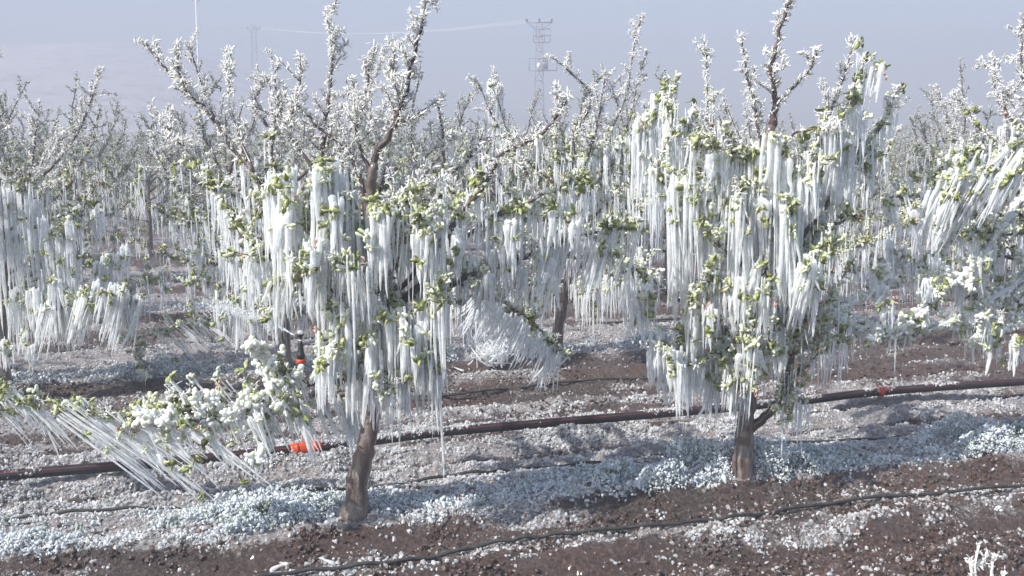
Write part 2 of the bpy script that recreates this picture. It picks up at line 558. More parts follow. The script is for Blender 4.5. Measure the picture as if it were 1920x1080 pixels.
def scatter_cover(k, n, ulo, uhi, sc, name, label):
    """ground cover under ice along the foot of a tree row"""
    r = np.random.default_rng(40 + k)
    u = r.uniform(ulo, uhi, n)
    v = r.normal(.08, .105, n)
    v = np.where(v < -.13, .08 + np.abs(v + .13), v)
    base = rowpoint(k, 0)
    x = (u - SL * (v + k * ROW)) * CS
    y = C1 + ((v + k * ROW) + SL * u) * CS
    clump = fbm(u * 5, v * 7, 3, 101 + k)
    patch = fbm(u * .9 + 3, v * .2, 2, 111 + k)
    kp = (r.random(n) < np.clip((clump - .38) * 4, 0, 1) * np.clip((patch - .28) * 4, .15, 1)) & inview(x, y, .6)
    x, y, clump, patch = x[kp], y[kp], clump[kp], patch[kp]
    s = (r.gamma(3, .0013, len(x)) + .002) * sc
    lift = r.random(len(x)) ** 1.3 * .13 * np.clip((clump - .36) * 4, 0, 1) * np.clip((patch - .2) * 2.4, .2, 1.1)
    z = relief(x, y) + lift
    P = np.stack([x, y, z], -1)
    D = r.normal(size=(len(x), 3)) * .7 + [0, 0, .8]
    S = s[:, None] * np.stack([r.uniform(.7, 1, len(x)), r.uniform(.7, 1, len(x)), r.uniform(.8, 1.5, len(x))], -1)
    V1, F1 = batch(GRAIN, P, D, S, r)
    o = mk(name, V1, F1, M['grass_ice'])
    tag(o, label, 'ground cover', kind='stuff')
    q = r.random(len(x)) < .02
    D2 = r.normal(size=(q.sum(), 3)) * .6 + [0, 0, .8]
    L = r.uniform(.015, .035, q.sum()) * sc
    V2, F2 = batch(GREEN, P[q] + [0, 0, -.004], D2, np.stack([L * .7, L * .7, L], -1), r)
    o2 = mk('green_blades', V2, F2, M['green'], parent=o)
scatter_cover(0, 260000, -4.5, 6.5, 1.0, 'frosted_ground_cover', 'low ground cover in knobbly blue white ice along the front tree row')
scatter_cover(1, 110000, -7, 9, 1.25, 'frosted_ground_cover', 'low iced ground cover along the second tree row behind the black pipe')
scatter_cover(2, 34000, -9, 12, 1.7, 'frosted_ground_cover', 'low iced ground cover along the third tree row')

# hill behind on the left
def build_hill():
    xs = np.linspace(-200, 40, 200)
    ys = np.linspace(75, 225, 130)
    X, Y = np.meshgrid(xs, ys)
    s = 1 - sstep(-80, 12, X)
    h = 25 * s * sstep(70, 205, Y) + 1.6 * (fbm(X * .03, Y * .03, 3, 5) - .5) * s * sstep(58, 90, Y)
    h += .35 * (fbm(X * .3, Y * .3, 4, 6) - .5) * sstep(58, 75, Y)
    h -= .7
    a = (np.arange(129)[:, None] * 200 + np.arange(199)[None]).ravel()
    Fq = np.stack([a, a + 1, a + 201, a + 200], -1)
    o = mk('hill', np.stack([X, Y, h], -1).reshape(-1, 3), Fq, M['hill'])
    tag(o, 'frosty hillside rising in the mist on the left', 'hill', kind='structure')
build_hill()

# ------------------------------------------------------------------ ice-laden apple trees
UP = np.array([0, 0, 1.0])
class Tree:
    def __init__(self, base, seed, zwet=1.45, detail=1.0, far=False):
        self.base = np.asarray(base, float)
        self.r = np.random.default_rng(seed)
        self.zwet, self.detail, self.far = zwet, detail, far
        self.limbs, self.trunk = [], None
        self.cl = {'frost': [], 'iced': [], 'green': [], 'bud': [], 'bulb': []}   # cluster rows: position, axis
        self.ic = []                                                   # icicles: position, direction, length, radius
    def set_trunk(self, P, r0, r1):
        r = self.r
        L = smooth_line(P, 6, .003, r)
        t = np.linspace(0, 1, len(L))
        rad = r0 + (r1 - r0) * t ** .8
        rad[:4] *= [1.4, 1.22, 1.1, 1.03]
        rad *= 1 + .05 * r.normal(size=len(L))
        L[0, 2] -= .06
        self.trunk = tube(L, rad, 14 if not self.far else 6)
    def limb(self, P, r0, r1, mode=None, twigs=11.0, tl=(.06, .24), start=.2, hang=38.0, hl=.16, slant=(0, 0, 0), leaf=1.0, spread=.75, bark='bark'):
        r, d = self.r, self.detail
        L = smooth_line(P, 5 if not self.far else 3, .0035 if not self.far else .008, r)
        seg = np.linalg.norm(np.diff(L, axis=0), axis=1)
        cum = np.concatenate([[0], np.cumsum(seg)])
        tot = cum[-1]
        t = cum / tot
        pieces = [tube(L, (r0 + (r1 - r0) * t ** .75) * (1 + .07 * r.normal(size=len(L))), 8 if not self.far else 4)]
        def at(s):
            return np.array([np.interp(s * tot, cum, L[:, k]) for k in range(3)])
        spots = []
        for s in np.arange(start, 1.0, .034 / tot / d):
            p = at(s)
            ax = at(min(1, s + .02)) - at(max(0, s - .02))
            spots.append((p, ax / (np.linalg.norm(ax) + 1e-9) * .5 + r.normal(0, .5, 3), 1))
        n = r.poisson(twigs * tot * d * (1.25 if mode != 'bulb' else 1))
        for s in np.sort(start + (1 - start) * r.random(n)):
            p = at(s)
            ax = at(min(1, s + .03)) - at(max(0, s - .03))
            ax /= np.linalg.norm(ax) + 1e-9
            dv = ax * .6 + r.normal(0, spread if mode != 'frost' else .55, 3) + UP * .5
            dv /= np.linalg.norm(dv)
            ln = r.uniform(*tl) * (1.15 - .5 * s)
            if r.random() < .05:
                ln *= 1.7
            bend = r.normal(0, .12, 3) + UP * .12
            TP = np.array([p, p + dv * ln * .5 + bend * ln * .3, p + dv * ln + bend * ln])
            tr_ = max(.0022, .3 * (r0 + (r1 - r0) * s)) if not self.far else .004
            pieces.append(tube(smooth_line(TP, 3), np.linspace(min(tr_, .006), .002, 7) * (1.3 if self.far else 1), 5 if not self.far else 3))
            m = max(1, int(ln / (.028 / d) + r.random()))
            for q in range(m):
                f = (q + 1) / m
                pp = TP[0] * (1 - f) ** 2 + 2 * f * (1 - f) * TP[1] + f * f * TP[2]
                spots.append((pp, dv * .6 + r.normal(0, .35, 3), .6 + .5 * f))
        for k in range(2):
            spots.append((at(1.0) + r.normal(0, .01, 3), L[-1] - L[-3], 1))
        self.limbs.append((*join(pieces), bark))
        for p, ax, wgt in spots:
            md = mode
            if md is None:
                md = 'frost' if p[2] > self.zwet + r.normal(0, .12) else 'wet'
            if md == 'frost':
                self.cl['frost'].append((p, ax, leaf))
            else:
                x = r.random()
                big = md == 'bulb'
                kind = 'iced' if x < (.86 if big else .40) else ('green' if x < (.94 if big else .70) else ('frost' if x < .975 else 'bud'))
                if big and kind == 'iced':
                    kind = 'bulb'
                self.cl[kind].append((p, ax, leaf * (1.1 if big else 1.1)))
                if hang and r.random() < hang / 38.0 * .30:
                    for _ in range(r.integers(2, 6)):
                        ln = hl * r.gamma(3.2, 1 / 3.2) + .02
                        sl_ = np.asarray(slant) + r.normal(0, .035, 3)
                        self.ic.append((p + r.normal(0, .018, 3), -UP + sl_, ln, r.uniform(.0022, .0055) * (1 + ln)))
    def curtain(self, A, B, ln, n, slant=(0, 0, 0), dj=.06, rad=(.0030, .0076)):
        r = self.r
        A, B = np.asarray(A), np.asarray(B)
        env = r.uniform(.6, 1.1, 6)
        nc = max(3, int(n / 3.5))                      # icicles start from leaf rosettes, several to each
        cf = r.random(nc)
        cz = r.normal(-.02, .04, nc) - .12 * ln * (r.random(nc) < .3)
        cy_ = r.normal(0, dj, nc)
        cx = A + (B - A) * cf[:, None]
        cs_ = r.uniform(.6, 1.15, nc)
        for k in range(int(n * 2.2)):
            q = r.integers(0, nc)
            p = cx[q] + np.array([r.normal(0, .018), cy_[q] + r.normal(0, .012), cz[q] + r.normal(0, .014)])
            l = ln * np.interp(cf[q] * 5, np.arange(6), env) * (1 - .75 * r.random() ** 1.5)
            sl_ = np.asarray(slant, float) * (cs_[q] + .2 * r.random()) + r.normal(0, .022, 3)
            self.ic.append((p, -UP + sl_, l, r.uniform(*rad) * r.choice([.6, .9, 1.2, 1.7, 2.3])))
        if not self.far:
            for q in range(nc):
                for _ in range(r.integers(1, 4)):
                    x = r.random()
                    kd = 'iced' if x < .4 else ('green' if x < .95 else 'bud')
                    d = -UP + np.asarray(slant, float)
                    self.cl[kd].append((cx[q] + np.array([0, cy_[q] - .015, cz[q]]) + d * ln * max(0, r.normal(0, .22)) + r.normal(0, .016, 3), r.normal(0, .6, 3), 1.1))
    def leaves(self, kind, scale):
        r = self.r
        C = self.cl[kind]
        if not C:
            return None
        P = np.array([c[0] for c in C])
        A = np.array([c[1] for c in C])
        Lf = np.array([c[2] for c in C])
        per = {'frost': 13, 'iced': 6, 'green': 6, 'bud': 4, 'bulb': 8}[kind]
        if self.far:
            per = {'frost': 4, 'iced': 3, 'green': 3, 'bud': 2, 'bulb': 3}[kind]
        n = len(P)
        P = np.repeat(P, per, 0)
        A = np.repeat(A, per, 0)
        Lf = np.repeat(Lf, per)
        A /= np.linalg.norm(A, axis=1, keepdims=True) + 1e-9
        D = A * .5 + r.normal(size=P.shape) * .75 + UP * (.25 if kind == 'frost' else -.05)
        D /= np.linalg.norm(D, axis=1, keepdims=True)
        ln = Lf * scale * {'frost': r.uniform(.015, .035, len(P)), 'iced': r.uniform(.016, .034, len(P)), 'green': r.uniform(.022, .048, len(P)), 'bud': r.uniform(.012, .02, len(P)), 'bulb': r.uniform(.018, .036, len(P))}[kind]
        if self.far:
            ln = ln * 1.5
        P = P + r.normal(0, .007, P.shape) - D * ln[:, None] * .1
        wd = ln * (r.uniform(*{'frost': (.5, .9), 'iced': (.7, 1.1), 'green': (.9, 1.3), 'bud': (.9, 1.2), 'bulb': (.9, 1.35)}[kind], len(P)))
        T = {'frost': LEAF3 if self.far else LEAF, 'iced': LEAF3 if self.far else BLOB, 'green': GREEN, 'bud': BLOB, 'bulb': BLOB}[kind]
        return batch(T, P, D, np.stack([wd, wd, ln], -1), r)
    def finish(self, label, group=None, apart=0, scale=1.0, name='apple_tree'):
        b = self.base
        root = empty(name, b, label, 'apple tree', group)
        mk('trunk', *self.trunk, M['trunk'], root, b)
        for V, Fq, bk in self.limbs:
            mk('limb', V, Fq, M[bk], root, b)
        for kind, nm, mt in (('frost', 'frosted_leaves', 'frost'), ('iced', 'iced_leaves', 'iced'), ('green', 'green_leaves', 'green'), ('bud', 'blossom_buds', 'bud'), ('bulb', 'ice_bulbs', 'bulb')):  # bud clusters are pink blossom buds under ice
            g = self.leaves(kind, scale)
            if g is not None:
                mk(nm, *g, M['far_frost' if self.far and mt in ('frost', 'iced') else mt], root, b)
        if self.ic:
            P = np.array([i[0] for i in self.ic])
            D = np.array([i[1] for i in self.ic])
            S = np.array([[i[3], i[3], i[2]] for i in self.ic])
            order = np.argsort(-S[:, 2] * S[:, 0])
            T = ICE3 if self.far else ICE
            for q in order[:apart]:
                mk('icicle', *batch(T, P[q:q + 1], D[q:q + 1], S[q:q + 1], self.r), M['icicle'], root, b)
            rest = order[apart:]
            if len(rest):
                o = mk('icicle_curtain', *batch(T, P[rest], D[rest], S[rest], self.r), M['icicle'], root, b)
                tag(o, kind='stuff')
        return root

def traced(tree, Yb, pts, dz, *a, **k):
    """a limb seen in the photograph: it leaves the trunk at depth Yb and reaches Yb + dz at its tip"""
    n = len(pts)
    P = []
    for i, (px, py) in enumerate(pts):
        P.append(W(px, py, Yb + dz * (i / (n - 1)) ** 1.1))
    tree.limb(P, *a, **k)
def curtains(tree, Yb, rows):
    for x0, y0, x1, y1, ln, n, s, dz, *rd in rows:
        Y = Yb + dz
        sc = Y / F
        A, B = W(x0, y0, Y), W(x1, y1, Y + .04)
        tree.curtain(A, B, ln * sc * math.hypot(1, s), n, (s, tree.r.normal(0, .04), 0), rad=rd[0] if rd else (.0030, .0076))

GF = 'apple trees of the front row'
# ---- the tree left of the middle
b1 = G(665, 968, 0)
Y1 = b1[1]
T1 = Tree(b1, 101, zwet=1.50)
T1.set_trunk([W(665, 972, Y1), W(672, 900, Y1), W(690, 820, Y1 + .01), W(699, 740, Y1 + .03), W(700, 640, Y1 + .05), W(694, 540, Y1 + .05), W(690, 440, Y1 + .04), W(697, 350, Y1 + .03), W(701, 305, Y1 + .02)], .056, .0185)
tr1 = lambda *a, **k: traced(T1, Y1 + .04, *a, **k)
tr1([(700, 310), (706, 288), (733, 245), (757, 185), (775, 108), (792, 45), (800, -25)], -.12, .017, .005, 'frost', twigs=17, tl=(.04, .13), start=.22, leaf=1.1)
tr1([(697, 640), (760, 560), (822, 495), (858, 402), (912, 345), (937, 288), (982, 272), (1027, 240), (1062, 188)], -.28, .022, .006, None, twigs=9, tl=(.05, .16), start=.3)
tr1([(852, 455), (890, 430), (925, 408), (962, 392), (1005, 373), (1042, 356), (1098, 344)], -.05, .016, .006, 'wet', twigs=6, tl=(.03, .1), hang=60, hl=.16)
tr1([(800, 560), (870, 520), (925, 503), (985, 482), (1055, 452), (1110, 437), (1195, 424)], .15, .016, .005, 'wet', twigs=8, tl=(.04, .13), hang=60, hl=.15, slant=(-.2, 0, 0))
tr1([(697, 690), (640, 630), (605, 580), (560, 490), (545, 450), (500, 375), (476, 322), (440, 285), (400, 222), (350, 172), (310, 128), (268, 78)], .25, .020, .005, None, twigs=14, tl=(.05, .2), start=.25)
tr1([(585, 540), (520, 490), (457, 442), (440, 400), (400, 355), (357, 292), (300, 228)], .30, .015, .005, None, twigs=14, tl=(.05, .2))
tr1([(660, 560), (620, 400), (605, 300), (610, 222), (620, 140), (622, 75), (616, 30)], .15, .018, .005, None, twigs=12, tl=(.04, .14))
tr1([(692, 420), (660, 292), (603, 244), (560, 200), (545, 215)], .0, .014, .005, 'frost', twigs=14, tl=(.05, .18))
tr1([(600, 330), (545, 255), (550, 200), (562, 160), (566, 118)], .2, .009, .004, 'frost', twigs=13, tl=(.04, .14))
tr1([(700, 330), (668, 245), (682, 198), (698, 118)], .1, .011, .004, 'frost', twigs=15, tl=(.04, .14))
tr1([(725, 260), (745, 190), (738, 120), (742, 95)], .05, .008, .003, 'frost', twigs=14, tl=(.04, .1))
tr1([(730, 560), (800, 480), (826, 375), (832, 300), (829, 250), (823, 192)], .1, .014, .005, None, twigs=12, tl=(.05, .16))
tr1([(640, 520), (522, 330), (515, 250), (520, 195), (517, 150)], .1, .011, .004, None, twigs=13, tl=(.05, .16))
tr1([(476, 322), (440, 230), (430, 170), (428, 112)], .5, .008, .004, 'frost', twigs=10, tl=(.04, .12))
tr1([(350, 172), (335, 130), (333, 85)], .1, .006, .003, 'frost', twigs=14, tl=(.03, .08))
# laden low branches
tr1([(697, 705), (640, 712), (590, 718), (530, 722), (495, 752), (430, 785), (350, 790), (262, 792)], -.45, .020, .007, 'bulb', twigs=36, tl=(.05, .15), start=.1, hang=24, hl=.06, slant=(.4, 0, 0), leaf=1.0)
tr1([(560, 722), (515, 700), (488, 675), (470, 652)], -.3, .010, .004, 'bulb', twigs=22, tl=(.04, .1), hang=0, leaf=.9)
tr1([(520, 745), (505, 790), (500, 830), (487, 862)], -.4, .008, .004, 'bulb', twigs=20, tl=(.03, .08), hang=20, hl=.05, leaf=.85)
tr1([(690, 735), (560, 745), (420, 770), (300, 775), (175, 777), (100, 752), (-15, 740)], .35, .016, .005, 'wet', twigs=9, tl=(.05, .16), hang=12, hl=.10, slant=(.9, 0, 0))
# the dense skirt in the middle of the crown
for k, (pts, dz, rr) in enumerate([([(697, 600), (640, 560), (600, 530), (560, 500)], -.35, .012), ([(697, 560), (740, 500), (760, 440), (790, 400)], -.35, .012), ([(697, 660), (660, 630), (620, 640), (600, 650)], -.3, .011),
        ([(699, 650), (740, 610), (780, 580), (830, 560)], -.3, .012), ([(699, 700), (740, 680), (790, 660), (825, 690)], -.25, .010), ([(697, 620), (690, 560), (680, 520), (650, 500)], -.4, .010),
        ([(694, 500), (730, 440), (760, 380), (800, 350)], -.3, .012), ([(694, 520), (640, 450), (620, 400), (600, 350)], -.3, .012), ([(697, 580), (760, 560), (820, 540), (880, 530)], .25, .012), ([(699, 690), (700, 680), (720, 690), (740, 720)], -.3, .009),
        ([(697, 560), (650, 500), (600, 440), (540, 400)], .4, .012), ([(694, 440), (740, 380), (790, 300), (850, 250)], .4, .012), ([(694, 440), (650, 340), (590, 260), (480, 200)], .5, .012), ([(694, 420), (720, 320), (700, 240), (650, 170)], .45, .011), ([(694, 470), (800, 360), (880, 300), (905, 250)], .35, .011)]):
    tr1(pts, dz, rr, .004, None, twigs=14, tl=(.05, .17), start=.1, hang=34, hl=.13)
# the drooping limb whose icicles sweep away from the trunk
tr1([(800, 520), (880, 535), (940, 565), (1000, 605), (1062, 668)], 1.1, .016, .005, 'wet', twigs=6, tl=(.04, .1), hang=0)
for k in range(120):
    f = T1.r.random()
    p = W(900 + 160 * f, 548 + 118 * f ** 1.2, Y1 + .75 + .4 * f) + T1.r.normal(0, .02, 3)
    T1.ic.append((p, np.array([-.85 + .55 * f + T1.r.normal(0, .2), T1.r.normal(0, .2), -1]), T1.r.uniform(.1, .3), T1.r.uniform(.004, .007)))
curtains(T1, Y1, [(500, 322, 548, 330, 245, 34, 0, -.22), (522, 350, 560, 360, 130, 14, 0, -.25), (605, 318, 656, 312, 285, 42, 0, -.2), (640, 418, 700, 430, 175, 30, 0, -.12), (690, 385, 746, 382, 150, 34, 0, -.2),
    (783, 425, 824, 415, 145, 24, 0, -.2), (845, 405, 872, 415, 110, 12, -.05, -.1), (572, 452, 612, 440, 130, 20, 0, -.3), (600, 640, 628, 650, 115, 18, 0, -.3), (630, 560, 700, 540, 120, 30, 0, -.2), (690, 600, 832, 560, 175, 62, 0, -.25),
    (640, 650, 822, 640, 130, 60, 0, -.2), (705, 690, 815, 660, 115, 40, 0, -.05), (958, 388, 1002, 378, 100, 18, 0, .02), (1035, 356, 1094, 347, 92, 15, -.06, 0), (900, 420, 960, 398, 135, 22, 0, .0), (868, 490, 932, 505, 110, 20, 0, .05),
    (938, 495, 1000, 480, 95, 16, 0, .12), (1000, 478, 1092, 440, 100, 26, -.25, .15), (1090, 440, 1190, 424, 100, 24, -.22, .15), (500, 520, 560, 500, 110, 22, 0, -.1), (415, 475, 500, 480, 100, 24, 0, .4), (735, 430, 785, 415, 110, 12, 0, .1),
    (265, 794, 345, 792, 74, 11, .55, -.42, (.0026, .0052)), (340, 792, 430, 786, 74, 14, .45, -.36, (.0026, .0052)), (430, 786, 520, 742, 95, 15, .42, -.25, (.0026, .0052)), (520, 740, 600, 722, 105, 18, .3, -.12, (.0026, .0052)), (600, 718, 655, 712, 120, 24, .22, .05), (585, 660, 612, 650, 90, 10, 0, -.2),
    (0, 748, 100, 757, 80, 30, .8, .35, (.0020, .0040)), (100, 757, 240, 778, 165, 27, 1.15, .3, (.0020, .0040)), (240, 778, 340, 775, 190, 18, 1.05, .22, (.0020, .0040)), (340, 775, 450, 770, 170, 9, 1.0, .15, (.0020, .0040))])
def pix(p):
    d = p[1] * CP + (CAMH - p[2]) * SP
    return 960 + p[0] / d * F, 540 - ((p[2] - CAMH) * CP + p[1] * SP) / d * F
def clear(tree, x0, x1, y0, y1):
    keep = []
    for q in tree.ic:
        d = q[1] / np.linalg.norm(q[1])
        a, b_ = pix(q[0]), pix(q[0] + d * q[2])
        if any(x0 < a[0] + (b_[0] - a[0]) * f < x1 and y0 < a[1] + (b_[1] - a[1]) * f < y1 for f in (0, .25, .5, .75, 1)):
            continue
        keep.append(q)
    tree.ic = keep
    for k in tree.cl:
        tree.cl[k] = [c for c in tree.cl[k] if not (x0 < pix(c[0])[0] < x1 and y0 < pix(c[0])[1] < y1)]
clear(T1, 532, 588, 605, 695)
T1.finish('icicle hung apple tree left of the middle, its low branch bulging with ice', GF, apart=100)

# ---- the tree right of the middle
b2 = G(1393, 893, 0)
Y2 = b2[1]
T2 = Tree(b2, 202, zwet=1.80)
T2.set_trunk([W(1391, 897, Y2), W(1393, 850, Y2), W(1399, 790, Y2 + .01), W(1407, 710, Y2 + .02), W(1412, 620, Y2 + .03), W(1418, 520, Y2 + .03), W(1420, 420, Y2 + .02), W(1432, 320, Y2), W(1446, 235, Y2)], .054, .024)
tr2 = lambda *a, **k: traced(T2, Y2 + .02, *a, **k)
tr2([(1446, 240), (1453, 195), (1447, 125), (1462, 60), (1487, -15)], -.1, .022, .006, 'frost', twigs=10, tl=(.04, .14), start=.1, leaf=1.15)
tr2([(1453, 195), (1478, 172), (1510, 140), (1532, 100)], -.1, .010, .004, 'frost', twigs=12, tl=(.04, .12), leaf=1.1)
tr2([(1432, 300), (1416, 200), (1402, 150), (1392, 72)], .05, .010, .004, 'frost', twigs=11, tl=(.03, .1), leaf=1.1)
tr2([(1425, 350), (1392, 303), (1352, 276), (1298, 270)], -.3, .014, .005, 'wet', twigs=12, tl=(.04, .13), hang=20, hl=.12)
tr2([(1412, 520), (1385, 490), (1346, 458), (1317, 418)], -.35, .012, .007, 'wet', twigs=4, tl=(.03, .1), start=.5, hang=6)
tr2([(1408, 660), (1335, 600), (1262, 555), (1195, 508), (1160, 512)], -.2, .016, .005, 'wet', twigs=9, tl=(.04, .14), hang=34, hl=.14)
tr2([(1415, 560), (1470, 440), (1500, 330), (1532, 278), (1590, 205), (1612, 150), (1622, 105)], .15, .020, .005, 'wet', twigs=10, tl=(.05, .17), hang=30, hl=.18)
tr2([(1416, 600), (1505, 492), (1526, 440), (1580, 415), (1608, 403)], -.05, .014, .005, 'wet', twigs=7, tl=(.04, .12), hang=40, hl=.12)
tr2([(1480, 470), (1540, 400), (1600, 297), (1650, 240), (1682, 170)], .4, .013, .004, 'wet', twigs=10, tl=(.04, .14), hang=36, hl=.15)
tr2([(1532, 278), (1568, 185), (1582, 140), (1600, 80)], .2, .009, .004, 'frost', twigs=12, tl=(.03, .1))
tr2([(1400, 810), (1440, 775), (1470, 730), (1487, 660), (1500, 610), (1560, 560)], -.1, .026, .008, 'wet', twigs=16, tl=(.05, .2), hang=16, hl=.08)
tr2([(1420, 430), (1370, 330), (1330, 220), (1325, 100)], .45, .014, .004, None, twigs=12, tl=(.05, .16))
tr2([(1412, 500), (1320, 420), (1240, 330), (1260, 235), (1255, 170)], .3, .015, .004, 'wet', twigs=10, tl=(.05, .15), hang=40, hl=.18)
for pts, dz, rr in [([(1408, 700), (1350, 660), (1290, 640), (1230, 650)], -.3, .011), ([(1410, 640), (1440, 560), (1480, 510), (1550, 470)], -.3, .013), ([(1412, 600), (1370, 540), (1330, 530), (1300, 560)], -.35, .011), ([(1406, 720), (1370, 690), (1340, 670), (1310, 680)], -.25, .010),
        ([(1410, 650), (1430, 620), (1440, 640), (1450, 650)], -.3, .009), ([(1407, 720), (1390, 680), (1395, 650), (1400, 640)], -.4, .009), ([(1420, 430), (1350, 390), (1300, 370), (1260, 400)], -.2, .012), ([(1420, 400), (1460, 340), (1500, 340), (1545, 300)], -.3, .012), ([(1420, 440), (1420, 380), (1400, 340), (1380, 380)], -.35, .010),
        ([(1425, 380), (1450, 300), (1490, 250), (1560, 240)], -.2, .012), ([(1420, 420), (1480, 340), (1560, 290), (1640, 290)], .35, .012), ([(1420, 470), (1360, 400), (1310, 320), (1290, 240)], .4, .012), ([(1470, 730), (1510, 690), (1550, 650), (1590, 640)], -.1, .010), ([(1480, 690), (1490, 740), (1480, 775), (1470, 790)], -.15, .008), ([(1412, 560), (1480, 590), (1530, 600), (1560, 640)], .3, .011)]:
    tr2(pts, dz, rr, .004, None, twigs=15, tl=(.05, .16), start=.1, hang=34, hl=.13)
curtains(T2, Y2, [(1170, 512, 1198, 508, 160, 10, .12, -.1), (1196, 535, 1246, 540, 110, 22, .18, -.2), (1250, 345, 1325, 330, 235, 46, .03, -.15), (1298, 566, 1324, 566, 120, 16, 0, -.3), (1346, 535, 1418, 530, 105, 32, 0, -.3), (1422, 512, 1468, 505, 110, 24, -.06, -.3), (1468, 505, 1552, 472, 130, 40, -.17, -.3),
    (1218, 645, 1278, 640, 115, 30, .03, -.2), (1298, 675, 1370, 670, 105, 34, 0, -.2), (1428, 645, 1455, 640, 100, 16, 0, -.2), (1386, 670, 1422, 668, 62, 14, 0, -.35), (1410, 292, 1462, 262, 215, 36, 0, -.15), (1494, 322, 1548, 300, 135, 28, -.06, -.2), (1553, 262, 1602, 250, 190, 28, -.02, .0),
    (1590, 112, 1640, 104, 95, 14, -.15, .1), (1600, 182, 1642, 172, 130, 12, 0, .2), (1612, 302, 1645, 290, 90, 10, 0, .3), (1440, 362, 1502, 350, 200, 40, 0, -.2), (1368, 392, 1432, 380, 215, 38, 0, -.25), (1282, 400, 1345, 380, 180, 34, .02, -.1), (1340, 300, 1395, 310, 130, 20, 0, -.1), (1460, 590, 1500, 570, 90, 14, 0, .1),
    (1160, 230, 1255, 180, 150, 40, 0, .6), (1255, 200, 1310, 215, 180, 22, 0, .5), (1490, 430, 1560, 420, 120, 20, 0, .2), (1330, 700, 1400, 700, 80, 22, 0, -.1)])
T2.finish('icicle hung apple tree right of the middle with a fork low on its trunk', GF, apart=100)

# ---- the tree at the right edge, its trunk just outside the picture
b3 = rowpoint(0, uv(3.22, C1 + SL * 3.22)[0])
Y3 = b3[1]
T3 = Tree(b3, 303, zwet=1.75)
px3 = 960 + b3[0] / (Y3 * CP + CAMH * SP) * F
T3.set_trunk([W(px3, 850, Y3), W(px3 - 6, 760, Y3), W(px3, 640, Y3 + .02), W(px3 - 8, 500, Y3 + .04), W(px3, 380, Y3 + .05), W(px3 - 6, 250, Y3 + .05), W(px3 - 12, 130, Y3 + .04)], .066, .02)
tr3 = lambda *a, **k: traced(T3, Y3 + .03, *a, **k)
tr3([(px3, 480), (1930, 515), (1895, 540), (1830, 578), (1780, 605), (1700, 625), (1630, 615), (1560, 600)], -.6, .027, .010, 'bulb', twigs=9, tl=(.05, .14), start=.08, hang=12, hl=.07, leaf=1.1, bark='iced_bark')
tr3([(px3, 340), (1920, 372), (1890, 410), (1850, 470), (1800, 520), (1740, 575), (1690, 615), (1630, 640)], -.75, .027, .010, 'bulb', twigs=8, tl=(.05, .14), start=.08, hang=14, hl=.07, leaf=1.1, bark='iced_bark')
tr3([(1800, 520), (1730, 500), (1670, 530), (1610, 560), (1570, 590)], -.62, .012, .005, 'bulb', twigs=16, tl=(.04, .14), start=0, hang=22, hl=.09, leaf=1.2)
tr3([(px3, 400), (1930, 310), (1860, 325), (1800, 290), (1752, 330)], -.3, .016, .005, 'wet', twigs=8, tl=(.04, .14), hang=20, hl=.12, slant=(-.3, 0, 0))
tr3([(px3, 430), (1900, 400), (1820, 400), (1740, 370), (1665, 372)], -.2, .014, .005, 'wet', twigs=9, tl=(.04, .14), hang=24, hl=.11)
tr3([(px3, 560), (1930, 600), (1880, 620), (1835, 640)], -.4, .014, .005, 'bulb', twigs=18, tl=(.05, .2), hang=22, hl=.08)
tr3([(px3, 600), (1900, 560), (1850, 550), (1800, 560)], -.2, .012, .005, 'wet', twigs=14, tl=(.05, .18), hang=24, hl=.09)
tr3([(px3, 420), (1900, 440), (1850, 430), (1820, 450)], -.35, .012, .005, 'wet', twigs=12, tl=(.05, .16), hang=26, hl=.1)
tr3([(px3, 300), (1905, 230), (1870, 180), (1862, 110)], .3, .013, .004, None, twigs=14, tl=(.05, .18))
tr3([(px3, 260), (1935, 180), (1915, 120), (1918, 50)], .1, .012, .004, None, twigs=13, tl=(.05, .16))
tr3([(px3, 380), (1900, 290), (1840, 240), (1790, 180)], .5, .013, .004, None, twigs=13, tl=(.05, .18))
tr3([(px3, 500), (1880, 480), (1800, 440), (1700, 420)], .5, .014, .004, 'wet', twigs=12, tl=(.05, .18))
tr3([(px3, 250), (2040, 120), (2080, 20), (2100, -60)], .2, .018, .004, None, twigs=11)
tr3([(px3, 450), (2060, 380), (2140, 320), (2240, 240)], .0, .018, .004, None, twigs=9)
curtains(T3, Y3, [(1790, 282, 1816, 285, 90, 12, -.1, -.25), (1752, 330, 1808, 292, 110, 36, -.3, -.4), (1808, 335, 1912, 290, 105, 60, -.5, -.45), (1880, 320, 1925, 280, 110, 12, -.45, -.3), (1660, 372, 1690, 365, 75, 16, .35, -.4), (1716, 330, 1742, 325, 70, 9, -.1, -.2), (1695, 505, 1795, 490, 85, 24, 0, -.3), (1788, 475, 1852, 462, 105, 20, 0, -.3),
    (1668, 470, 1702, 465, 110, 12, 0, -.2), (1640, 530, 1742, 500, 55, 18, 0, -.6), (1800, 585, 1862, 572, 60, 14, 0, -.3), (1838, 625, 1920, 612, 60, 18, 0, -.4), (1740, 380, 1800, 400, 90, 18, .0, -.1), (1830, 420, 1890, 430, 110, 18, -.1, -.1)])
T3.finish('right edge apple tree whose low limbs carry white ice bulbs above the pipe', GF, apart=100)

